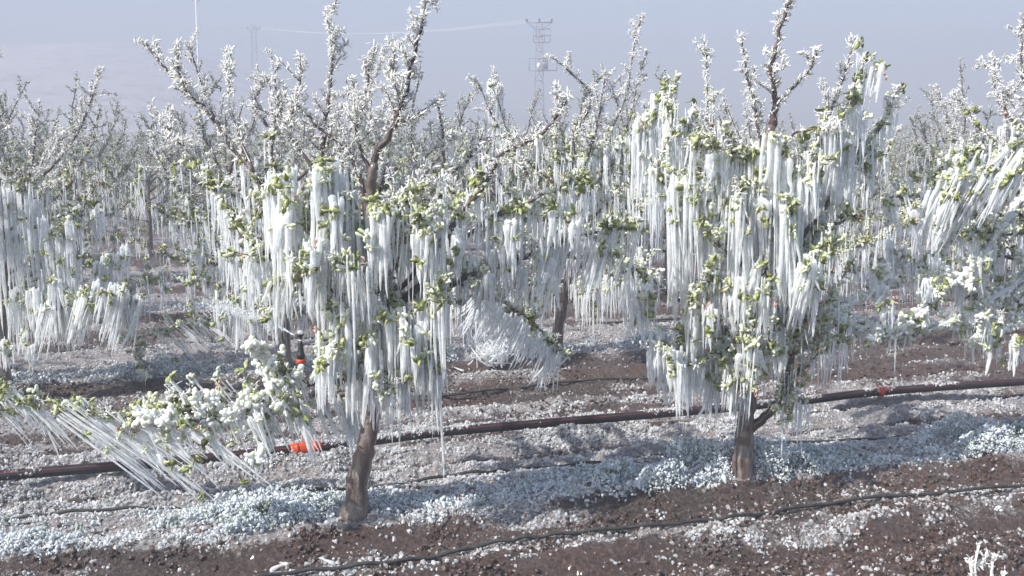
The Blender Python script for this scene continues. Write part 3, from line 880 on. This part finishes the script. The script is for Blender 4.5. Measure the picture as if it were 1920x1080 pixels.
# ------------------------------------------------------------------ grown trees
def grow(base, seed, H=2.35, zwet=1.4, far=False, limbs=12, reach=.95, detail=1.0, dense=12.0, hl=.16, low=None, hang=36, r0=.055):
    T = Tree(base, seed, zwet, detail, far)
    r = T.r
    b = np.asarray(base, float)
    lean = r.normal(0, .05, 2)
    TP = [b + [0, 0, 0], b + [lean[0] * .3, lean[1] * .3, .25], b + [lean[0], lean[1], .6], b + [lean[0] * 1.2 + r.normal(0, .03), lean[1] * 1.2, 1.0], b + [lean[0] * 1.5, lean[1] * 1.5 + r.normal(0, .03), 1.45]]
    T.set_trunk(TP, r0, r0 * .5)
    TP = np.array(TP)
    top = TP[-1]
    T.limb([top - [0, 0, .03], top + [r.normal(0, .05), r.normal(0, .05), .35 * (H - 1.45)], top + [r.normal(0, .08), r.normal(0, .08), .7 * (H - 1.45)], top + [r.normal(0, .12), r.normal(0, .12), H - 1.45]], r0 * .42, .005, None, twigs=dense, tl=(.05, .2), start=.05, hang=hang, hl=hl)
    a0 = r.uniform(0, 6.28)
    for k in range(limbs):
        f = k / (limbs - 1)
        z = .42 + .95 * f
        st = np.array([np.interp(z, TP[:, 2] - b[2], TP[:, c]) for c in range(3)])
        az = a0 + k * 2.4 + r.normal(0, .3)
        d = np.array([math.cos(az), math.sin(az), 0])
        ln = reach * (1.05 - .35 * f) * r.uniform(.75, 1.15)
        rise = r.uniform(.15, .55) + .75 * f
        if f < .25:
            rise = r.uniform(-.05, .35)
        side = np.array([-d[1], d[0], 0]) * r.normal(0, .15)
        P = [st, st + d * ln * .35 + UP * ln * rise * .25 + side * .2, st + d * ln * .7 + UP * ln * rise * .6 + side * .6, st + d * ln * .95 + UP * ln * rise * 1.15 + side]
        T.limb(P, r0 * .32, .004, None, twigs=dense, tl=(.06, .24), start=.2, hang=hang, hl=hl)
    return T
G2 = 'apple trees of the second row'
def at_row(k, px):
    """the point of row k that lies under picture column px"""
    for u in np.linspace(-14, 18, 3201):
        p = rowpoint(k, u)
        q = 960 + p[0] / (p[1] * CP + CAMH * SP) * F
        if q >= px:
            return p
t = grow(at_row(1, 2), 11, 2.45, 1.35, limbs=17, reach=1.0, dense=19, hl=.16)
curtains(t, t.base[1], [(-20, 340, 52, 345, 260, 40, 0, -.2), (70, 425, 130, 412, 110, 22, 0, -.3), (85, 540, 265, 538, 120, 70, -.32, -.4), (95, 480, 235, 465, 90, 44, -.1, -.1), (0, 630, 70, 640, 70, 24, 0, -.3), (20, 540, 120, 540, 150, 40, 0, -.2), (120, 380, 215, 400, 80, 24, 0, .2)])
t.finish('shaded apple tree at the left edge beyond the pipe hung with grey icicles', G2, apart=60)
t = grow(at_row(1, 532), 12, 2.3, 1.35, limbs=16, reach=1.0, dense=17, hl=.15)
pb = t.base[1]
traced(t, pb, [(520, 590), (440, 605), (390, 610), (345, 612), (290, 626), (215, 642)], -.5, .014, .005, 'wet', twigs=10, tl=(.05, .16), hang=26, hl=.12, slant=(.9, 0, 0))
traced(t, pb, [(300, 625), (265, 660), (262, 690), (275, 705)], -.5, .009, .004, 'wet', twigs=14, tl=(.05, .12), hang=8, hl=.06)
traced(t, pb, [(525, 470), (455, 430), (400, 415), (350, 416), (282, 386), (255, 340)], -.3, .014, .004, 'wet', twigs=9, tl=(.05, .16), hang=30, hl=.12)
curtains(t, pb, [(398, 560, 482, 552, 110, 40, 0, -.3), (400, 440, 480, 450, 90, 26, 0, -.2), (340, 455, 400, 460, 60, 16, 0, -.2), (480, 560, 540, 550, 100, 26, 0, -.2), (345, 614, 410, 606, 60, 8, 1.3, -.4, (.002, .004)), (270, 630, 340, 614, 60, 8, 1.2, -.4, (.002, .004))])
t.finish('apple tree behind the sprinkler with its dark trunk seen beside it', G2, apart=60)
t = grow(at_row(1, 1040), 13, 2.4, 1.75, limbs=15, reach=1.1, dense=13, hl=.17)
pb = t.base[1]
traced(t, pb, [(1042, 420), (1100, 330), (1150, 235), (1175, 175), (1185, 110), (1201, 32)], .1, .014, .004, None, twigs=12, tl=(.04, .14))
traced(t, pb, [(1175, 240), (1185, 200), (1200, 140), (1212, 95)], .2, .008, .004, 'frost', twigs=9, tl=(.04, .1))
traced(t, pb, [(1042, 440), (1130, 330), (1200, 250), (1235, 195), (1258, 168)], -.2, .014, .004, 'wet', twigs=10, tl=(.05, .15), hang=36, hl=.2)
traced(t, pb, [(1040, 440), (990, 330), (945, 230), (928, 142)], .0, .014, .004, None, twigs=10, tl=(.05, .15), hang=36, hl=.2)
curtains(t, pb, [(915, 150, 942, 150, 85, 14, 0, .0), (1150, 250, 1250, 200, 110, 40, 0, -.1), (1080, 290, 1160, 260, 120, 28, 0, -.1), (1180, 330, 1260, 310, 120, 28, 0, -.2), (1160, 380, 1240, 370, 120, 26, 0, -.2), (1030, 340, 1090, 330, 90, 14, 0, -.3), (1090, 400, 1180, 390, 80, 24, 0, -.2), (1060, 520, 1160, 510, 70, 26, 0, -.1)])
for pts in ([(1045, 500), (1100, 505), (1160, 525)], [(1045, 530), (990, 520), (945, 540)], [(1045, 560), (1090, 560), (1130, 585)], [(1045, 480), (1000, 450), (960, 460)]):
    traced(t, pb, pts, -.4, .012, .004, 'wet', twigs=16, tl=(.06, .2), start=.1, hang=30, hl=.1)
for k in range(110):            # a heap of icicles fanned out at the foot of the tree
    a, e = t.r.uniform(0, 6.28), t.r.uniform(.1, 1.1)
    p = G(930, 668, .05) + t.r.normal(0, .06, 3) * [1.6, 1, .6]
    t.ic.append((p, np.array([math.cos(a) * math.cos(e), math.sin(a) * math.cos(e), math.sin(e)]), t.r.uniform(.06, .22), t.r.uniform(.005, .009)))
t.finish('apple tree between the two front trees with a fan of broken icicles at its foot', G2, apart=60)
t = grow(at_row(1, 1500), 14, 2.3, 1.7, limbs=14, reach=1.0, dense=12, hl=.18)
t.finish('apple tree of the second row mostly hidden behind the fork trunked front tree', G2, apart=40)
t = grow(at_row(1, 1880), 15, 2.45, 1.75, limbs=15, reach=1.0, dense=13, hl=.16)
t.finish('frosty apple tree behind the right edge tree, half out of the picture', G2, apart=40)

# prototypes for the rows behind, copied out with their parts
def copy_tree(src, loc, rz, s, label, group):
    o = src.copy()
    COL.objects.link(o)
    o.location = loc
    o.rotation_euler = (0, 0, rz)
    o.scale = (s, s, s)
    o['label'] = label
    o['group'] = group
    for ch in src.children:
        c = ch.copy()
        COL.objects.link(c)
        c.parent = o
    return o
GB = 'apple trees fading into the mist in the rows behind'
LB = 'frosted apple tree fading into the mist in the rows behind the second row'
protos = []
for k in range(5):
    u0 = -5.2 + 2.05 * k
    T = grow(rowpoint(2, u0), 500 + k, 2.3 + .08 * k, [1.3, 1.6, 1.1, 1.5, 1.8][k], far=True, limbs=19, reach=1.05, detail=.9, dense=14, hl=.15, hang=24)
    protos.append(T.finish(LB, GB))
r = np.random.default_rng(99)
for k in range(2, 15):
    us = np.arange(-16 - k * 1.2, 22 + k * 1.2, 2.05)
    for u in us:
        if k == 2 and np.min(np.abs(u - (-5.2 + 2.05 * np.arange(5)))) < 1.0:
            continue
        p = rowpoint(k, u + r.normal(0, .12))
        if p[0] > p[1] * .53 + 1.0 or p[0] < -p[1] * .53 - 1.0 - 3.0 * (k < 5):
            continue
        copy_tree(protos[r.integers(0, 5)], p, r.uniform(0, 6.28), r.uniform(.85, 1.12), LB, GB)
# trees of the first two rows just outside the picture on the left
for k, (row, u) in enumerate([(1, uv(*at_row(1, 2)[:2])[0] - 2.1), (1, uv(*at_row(1, 2)[:2])[0] - 4.2)]):
    copy_tree(protos[k], rowpoint(row, u), 1.0 + k, 1.0, 'second row apple tree standing beyond the left edge of the picture', G2)

# ------------------------------------------------------------------ irrigation
def pipe():
    root = empty('irrigation_pipe', PIPE[5], 'thick black irrigation pipe with a red stripe lying along the frosty soil', 'pipe')
    L = smooth_line(PIPE, 8)
    L[:, 2] = .012 + .006 * np.sin(np.arange(len(L)) * .21)
    V, Fq = tube(L, .0275, 18)
    mk('pipe_body', V, Fq, M['pipe'], root, PIPE[5])
    for ang in (38, 150):
        a = R(ang)
        q = L + np.array([SL * CS * math.cos(a), -CS * math.cos(a), math.sin(a)]) * .0268
        V, Fq = tube(q, .0026, 6)
        mk('stripe', V, Fq, M['stripe'], root, PIPE[5])
    dr = np.array([CS, SL * CS, .0])
    def near(px):
        i = np.argmin([abs(960 + l[0] / (l[1] * CP + (CAMH - l[2]) * SP) * F - px) for l in L])
        dd = L[min(i + 1, len(L) - 1)] - L[max(i - 1, 0)]
        return L[i], dd / np.linalg.norm(dd)
    c, dd = near(568)
    root2 = near(1657)
    for (c, dd), ln in (((c, dd), .17), (root2, .045)):
        sad = lathe([(.001, -ln / 2), (.030, -ln / 2), (.034, -ln / 2 + .006), (.034, ln / 2 - .006), (.030, ln / 2), (.001, ln / 2)], 22, c, dd)
        s = mk('saddle_clamp', *sad, M['orange'], root, PIPE[5])
        if ln < .1:
            e = c + dd * .055
            w1 = lathe([(.001, -.03), (.036, -.03), (.0405, -.026), (.0405, .026), (.036, .03), (.001, .03)], 20, e, dd)
            w1 = (w1[0][:], w1[1])
            mk('locking_lever', *join([box(e + np.array([-.005, -.009, .026]), (.05, .026, .012)), box(e + np.array([.012, -.030, .010]), (.010, .010, .032))]), M['orange'], s, PIPE[5])
            mk('lever_pin', *bar(e + np.array([.024, -.036, .014]), e + np.array([.024, .012, .030]), .004, 8), M['white'], s, PIPE[5])
        else:
            for off in (-.05, .05):
                rb = lathe([(.033, -.011), (.037, -.009), (.037, .009), (.033, .011)], 22, c + dd * off, dd)
                mk('rib', *rb, M['orange'], s, PIPE[5])
    # ice clinging to the top of the pipe and its clamps
    rr = np.random.default_rng(31)
    n = 9000
    q = rr.random(n) * (len(L) - 1)
    i0 = q.astype(int)
    C = L[i0] + (L[np.minimum(i0 + 1, len(L) - 1)] - L[i0]) * (q - i0)[:, None]
    uu = C[:, 0]
    kp = rr.random(n) < np.clip((fbm(uu * 4, uu * 0, 3, 301) - .50) * 7, 0, 1)
    C = C[kp]
    a = R(1) * rr.normal(80, 28, len(C))
    P = C + np.stack([SL * CS * np.cos(a), -CS * np.cos(a), np.sin(a)], -1) * .0275
    sz = rr.gamma(2, .0016, len(C)) + .0012
    mk('clinging_ice', *batch(GRAIN, P, rr.normal(size=P.shape), sz[:, None] * rr.uniform(.7, 1.3, (len(C), 3)), rr), M['crust'], root, PIPE[5])
    return near(562)[0]
pc = pipe()
def sprinkler():
    Y = pc[1]
    top = W(563, 622, Y)
    x, z0, z1 = top[0], pc[2], top[2]
    sc = (Y * CP + CAMH * SP) / F         # metres per picture pixel there
    def z(py):
        return W(563, py, Y)[2]
    root = empty('sprinkler', (x, Y, z0), 'black sprinkler head with an orange collar on a white riser spraying water', 'sprinkler')
    o = (x, Y, z0)
    mk('riser', *lathe([(.001, z0 + .02), (.011, z0 + .02), (.011, z(681)), (.001, z(681))], 14, (x, Y, 0)), M['white'], root, o)
    zc0, zc1 = z(681), z(673)
    mk('collar', *lathe([(.001, zc0), (8 * sc, zc0), (9.2 * sc, zc0 + .004), (9.2 * sc, zc1 - .004), (8.4 * sc, zc1), (.001, zc1)], 24, (x, Y, 0)), M['orange'], root, o)
    mk('sprinkler_body', *lathe([(.001, zc1), (7.8 * sc, zc1), (7.8 * sc, z(664)), (6.3 * sc, z(662)), (5.6 * sc, z(655)), (4 * sc, z(643)), (2.4 * sc, z(639)), (.001, z(639))], 22, (x, Y, 0)), M['black'], root, o)
    mk('bearing_ring', *lathe([(.001, z(639)), (2.9 * sc, z(639)), (2.9 * sc, z(637)), (.001, z(637))], 16, (x, Y, 0)), M['white'], root, o)
    hd = lathe([(.001, z(637)), (2.2 * sc, z(637)), (3.2 * sc, z(633)), (6.5 * sc, z(628)), (7 * sc, z(626)), (.001, z(626))], 16, (x, Y, 0))
    noz = bar((x - 2 * sc, Y, z(631)), (x - 9.5 * sc, Y, z(628.5)), 1.8 * sc, 10)
    mk('rotor', *join([hd, noz]), M['black'], root, o)
    mk('ice_cap', *lathe([(.001, z(626)), (5 * sc, z(626)), (5.3 * sc, z(622)), (3.4 * sc, z(620)), (.001, z(619.5))], 14, (x, Y, 0)), M['icicle'], root, o)
    # the jet: drops strewn along a falling arc
    r = np.random.default_rng(5)
    n = 2400
    f = r.random(n) ** .8
    px = 553 - 160 * f
    py = 629 - 62 * f + 8 * f * f
    A = W(553, 629, Y)
    B = W(393, 575, Y + .25)
    P = A + (B - A) * f[:, None] + np.array([0, 0, .03])[None] * (f * (1 - f) * 4)[:, None] + r.normal(size=(n, 3)) * (.002 + .03 * f ** 1.6)[:, None]
    s = r.uniform(.0007, .0024, n)
    V, Fq = batch(LUMP, P, np.tile(B - A, (n, 1)), np.stack([s, s, s * 2.2], -1), r)
    tag(mk('water_spray', V, Fq, M['water']), 'thin jet of water drops thrown left from the sprinkler', 'water spray', kind='stuff')
sprinkler()
def hose(px, label, rad=.0085, seed=0):
    r = np.random.default_rng(60 + seed)
    P = np.array([G(a, b, -.06) for a, b in px])
    L = smooth_line(P, 14)
    zz = np.max([relief(L[:, 0] + a, L[:, 1] + b) for a, b in ((0, 0), (.02, 0), (0, .03), (0, -.03), (-.02, 0))], axis=0) + .014
    k = np.ones(15) / 15
    z = np.convolve(np.pad(zz, 7, mode='edge'), k, 'valid')
    L[:, 2] = z + .004 * np.sin(np.arange(len(L)) * .7)
    V, Fq = tube(L, rad, 8)
    o = mk('drip_hose', V, Fq, M['drip'], None, P[0])
    tag(o, label, 'hose', 'thin drip hoses along the tree rows')
hose([(380, 1110), (520, 1079), (665, 1062), (800, 1041), (930, 1018), (1010, 1010), (1120, 997), (1280, 978), (1400, 965), (1600, 938), (1920, 912), (2100, 898)], 'thin black drip hose in front of the front tree row, nearest the bottom edge', .009, 1)
hose([(-150, 1010), (0, 996), (125, 981), (285, 966), (390, 951), (500, 932), (630, 922), (780, 907), (900, 896), (980, 888), (1130, 872), (1330, 855), (1410, 843), (1600, 832), (1770, 815), (1920, 801), (2100, 785)], 'thin black drip hose between the front tree trunks and the thick pipe', .0085, 2)
hose([(-100, 768), (40, 757), (250, 747), (520, 755), (760, 752), (980, 735), (1050, 728), (1220, 713), (1500, 690), (1700, 675), (1920, 660)], 'thin drip hose half under ice beyond the thick pipe', .009, 3)
hose([(-100, 668), (200, 655), (500, 640), (800, 622), (1200, 600), (1640, 572), (1900, 560)], 'thin drip hose under the trees of the second row, farthest back', .010, 4)
# broken icicles on the soil in front
r = np.random.default_rng(77)
for px, py, ln, az in ((505, 1056, .09, .5), (495, 1064, .10, .2), (540, 1052, .07, 2.4), (628, 1052, .08, 2.8), (390, 990, .05, 1.0), (855, 966, .10, .1), (610, 1016, .06, 1.2), (770, 1000, .05, 2.0)):
    p = G(px, py, -.05)
    p[2] = float(relief(p[0:1], p[1:2])[0]) + .012
    d = np.array([[math.cos(az), math.sin(az), .08]])
    V, Fq = batch(ICE, p[None], d, np.array([[.009, .009, ln]]), r)
    tag(mk('broken_icicle', V, Fq, M['icicle'], None, p), 'short broken icicle lying on the soil in front of the left front trunk', 'icicle', 'broken icicles on the foreground soil')
# frosted weed at the lower right corner
def weed():
    base = G(1845, 1260, -.06)
    b = base.copy()
    Yw = b[1]
    root = empty('frosted_weed', b, 'white rime coated twiggy weed poking up at the lower right corner', 'weed')
    rr = np.random.default_rng(8)
    for pts in ([(1845, 1260), (1838, 1150), (1830, 1080), (1836, 1022)], [(1836, 1120), (1855, 1080), (1862, 1045), (1872, 1040)], [(1832, 1100), (1822, 1070), (1818, 1048)], [(1838, 1140), (1868, 1110), (1885, 1070)], [(1834, 1060), (1845, 1050), (1850, 1035)]):
        P = [W(a, c, Yw + rr.normal(0, .01)) for a, c in pts]
        L = smooth_line(P, 4, .002, rr)
        V1 = tube(L, np.linspace(.0055, .004, len(L)), 6)
        n = len(L) * 5
        q = L[rr.integers(0, len(L), n)] + rr.normal(0, .003, (n, 3))
        ln = rr.uniform(.008, .02, n)
        V2 = batch(LEAF, q, rr.normal(size=(n, 3)) + [0, 0, .4], np.stack([ln, ln, ln], -1), rr)
        mk('stem', *join([V1, V2]), M['frost'], root, b)
weed()

# ------------------------------------------------------------------ power line in the mist
def lattice(name, px, ytop, D, wpx, label, arms, steel, boxes=False):
    sc = (D * CP + CAMH * SP) / F
    top = W(px, ytop, D)
    x, H = top[0], top[2]
    root = empty(name, (x, D, -.1), label, 'pylon')
    o = (x, D, -.1)
    nseg = 11
    wb, wt = wpx * 1.5 * sc / 2, wpx * .75 * sc / 2
    lv = [(-.1 + (H + .1) * k / nseg, wb + (wt - wb) * k / nseg) for k in range(nseg + 1)]
    for sx in (-1, 1):
        for sy in (-1, 1):
            mk('leg', *bar((x + sx * wb, D + sy * wb, -.1), (x + sx * wt, D + sy * wt, H), .045), steel, root, o)
    parts = []
    for k in range(nseg):
        (za, wa), (zb, wq) = lv[k], lv[k + 1]
        for c0, c1 in (((-1, -1), (1, -1)), ((1, -1), (1, 1)), ((1, 1), (-1, 1)), ((-1, 1), (-1, -1))):
            if k % 2:
                c0, c1 = c1, c0
            parts.append(bar((x + c0[0] * wa, D + c0[1] * wa, za), (x + c1[0] * wq, D + c1[1] * wq, zb), .022))
            parts.append(bar((x + c0[0] * wq, D + c0[1] * wq, zb), (x + c1[0] * wq, D + c1[1] * wq, zb), .022))
    mk('bracing', *join(parts), steel, root, o)
    for hw, yy in arms:
        z = W(px, yy, D)[2]
        mk('cross_arm', *join([bar((x - hw * sc, D, z), (x + hw * sc, D, z), .06), bar((x - hw * sc, D, z), (x - wt, D, z - hw * sc * .5), .03), bar((x + hw * sc, D, z), (x + wt, D, z - hw * sc * .5), .03)]), steel, root, o)
        for f in (-1, 0, 1):
            mk('insulator', *lathe([(.001, z + .05), (.07, z + .07), (.12, z + .13), (.07, z + .18), (.12, z + .24), (.05, z + .30), (.001, z + .31)], 10, (x + f * hw * sc * .96, D, 0)), M['ceramic'], root, o)
    if boxes:
        def zz(py):
            return W(px, py, D)[2]
        def xx(qx):
            return W(qx, 100, D)[0]
        fr = []
        for y0, y1 in ((55, 80), (110, 133)):
            xa, xb = (xx(1000), xx(1031)) if y0 < 100 else (xx(992), xx(1044))
            for yy in ((y0, (y0 + y1) / 2, y1) if y0 < 100 else (y0, y1)):
                fr.append(bar((xa, D - .35, zz(yy)), (xb, D - .35, zz(yy)), .035))
            for q in np.linspace(xa, xb, 4):
                fr.append(bar((q, D - .35, zz(y0)), (q, D - .35, zz(y1)), .03))
            for q in (xa, xb):
                for yy in (y0, y1):
                    fr.append(bar((q, D - .35, zz(yy)), (x, D, zz(yy)), .03))
        mk('switch_frame', *join(fr), steel, root, o)
        c = (xx(1022), D - .5, (zz(118) + zz(131)) / 2)
        tb = [box(c, (.46, .5, zz(118) - zz(131)))] + [box((c[0] + q, c[1] - .28, c[2]), (.03, .1, (zz(118) - zz(131)) * .8)) for q in (-.15, -.05, .05, .15)]
        tf = mk('transformer', *join(tb), M['grey'], root, o)
        for q in (-.14, 0, .14):
            bs = mk('bushing', *lathe([(.001, zz(118)), (.045, zz(118)), (.06, zz(116)), (.035, zz(113)), (.05, zz(111)), (.001, zz(109))], 8, (c[0] + q, c[1], 0)), M['ceramic'], tf, o)
        c2 = (xx(1010), D - .55, (zz(119) + zz(131)) / 2)
        mk('meter_cabinet', *join([box(c2, (.3, .3, zz(119) - zz(131))), box((c2[0], c2[1], zz(119) + .02), (.34, .34, .03))]), M['white'], root, o)
    return root
D1, D2, D3 = 84.0, 135.0, 85.0
lattice('pylon', 1011, 42, D1, 15, 'steel lattice pylon with a transformer standing in the mist behind the trees', [(24, 42)], M['steel'], True)
lattice('pylon', 475, 47, D2, 10, 'faint lattice pylon far off in the mist, left of the transformer pylon', [(12, 54)], M['steel'])
def pole():
    top = W(367, 2, D3)
    x, H = top[0], top[2]
    o = (x, D3, -.1)
    root = empty('utility_pole', o, 'tall slim frosted pole standing in front of the misty hill', 'pole')
    mk('shaft', *lathe([(.001, -.1), (.085, -.1), (.055, H + .3), (.001, H + .3)], 12, (x, D3, 0)), M['frosted_steel'], root, o)
    mk('cross_arm', *bar((x - .28, D3, H - .05), (x + .28, D3, H - .05), .03), M['frosted_steel'], root, o)
    for f in (-.26, .26):
        mk('insulator', *lathe([(.001, H - .04), (.05, H), (.035, H + .06), (.05, H + .1), (.001, H + .15)], 8, (x + f, D3, 0)), M['ceramic'], root, o)
pole()
def wire(p0, p1, sag, label):
    t = np.linspace(0, 1, 40)[:, None]
    L = p0 + (p1 - p0) * t - np.array([0, 0, sag]) * (4 * t * (1 - t))
    V, Fq = tube(L, .008, 5)
    tag(mk('power_line', V, Fq, M['wire'], None, p0), label, 'wire', 'frosted wires strung across the mist')
for f in (-1, 0, 1):
    wire(W(475 + 11 * f, 50, D2), W(1011 + 23 * f, 37, D1), 1.0, 'one of three frosted wires sagging between the two lattice pylons')
for f in (-1, 1):
    wire(W(367 + 7 * f, 46, D3) , W(475 + 11 * f, 50, D2), .3, 'one of two frosted wires from the slim pole to the far pylon')

# ------------------------------------------------------------------ haze
def haze():
    V, Fq = box((-10, 110, 14.0), (420, 260, 31.0))
    m, t, out = mat('mist')
    pv = N(t, 'ShaderNodeVolumePrincipled')
    pv.inputs['Color'].default_value = (.46, .482, .56, 1)
    pv.inputs['Density'].default_value = .0112
    pv.inputs['Anisotropy'].default_value = 0.0
    t.links.new(pv.outputs[0], out.inputs['Volume'])
    o = mk('haze', V, Fq, m, smooth=False)
    o.visible_shadow = True
    tag(o, 'pale morning mist over the orchard', 'mist', kind='stuff')
haze()
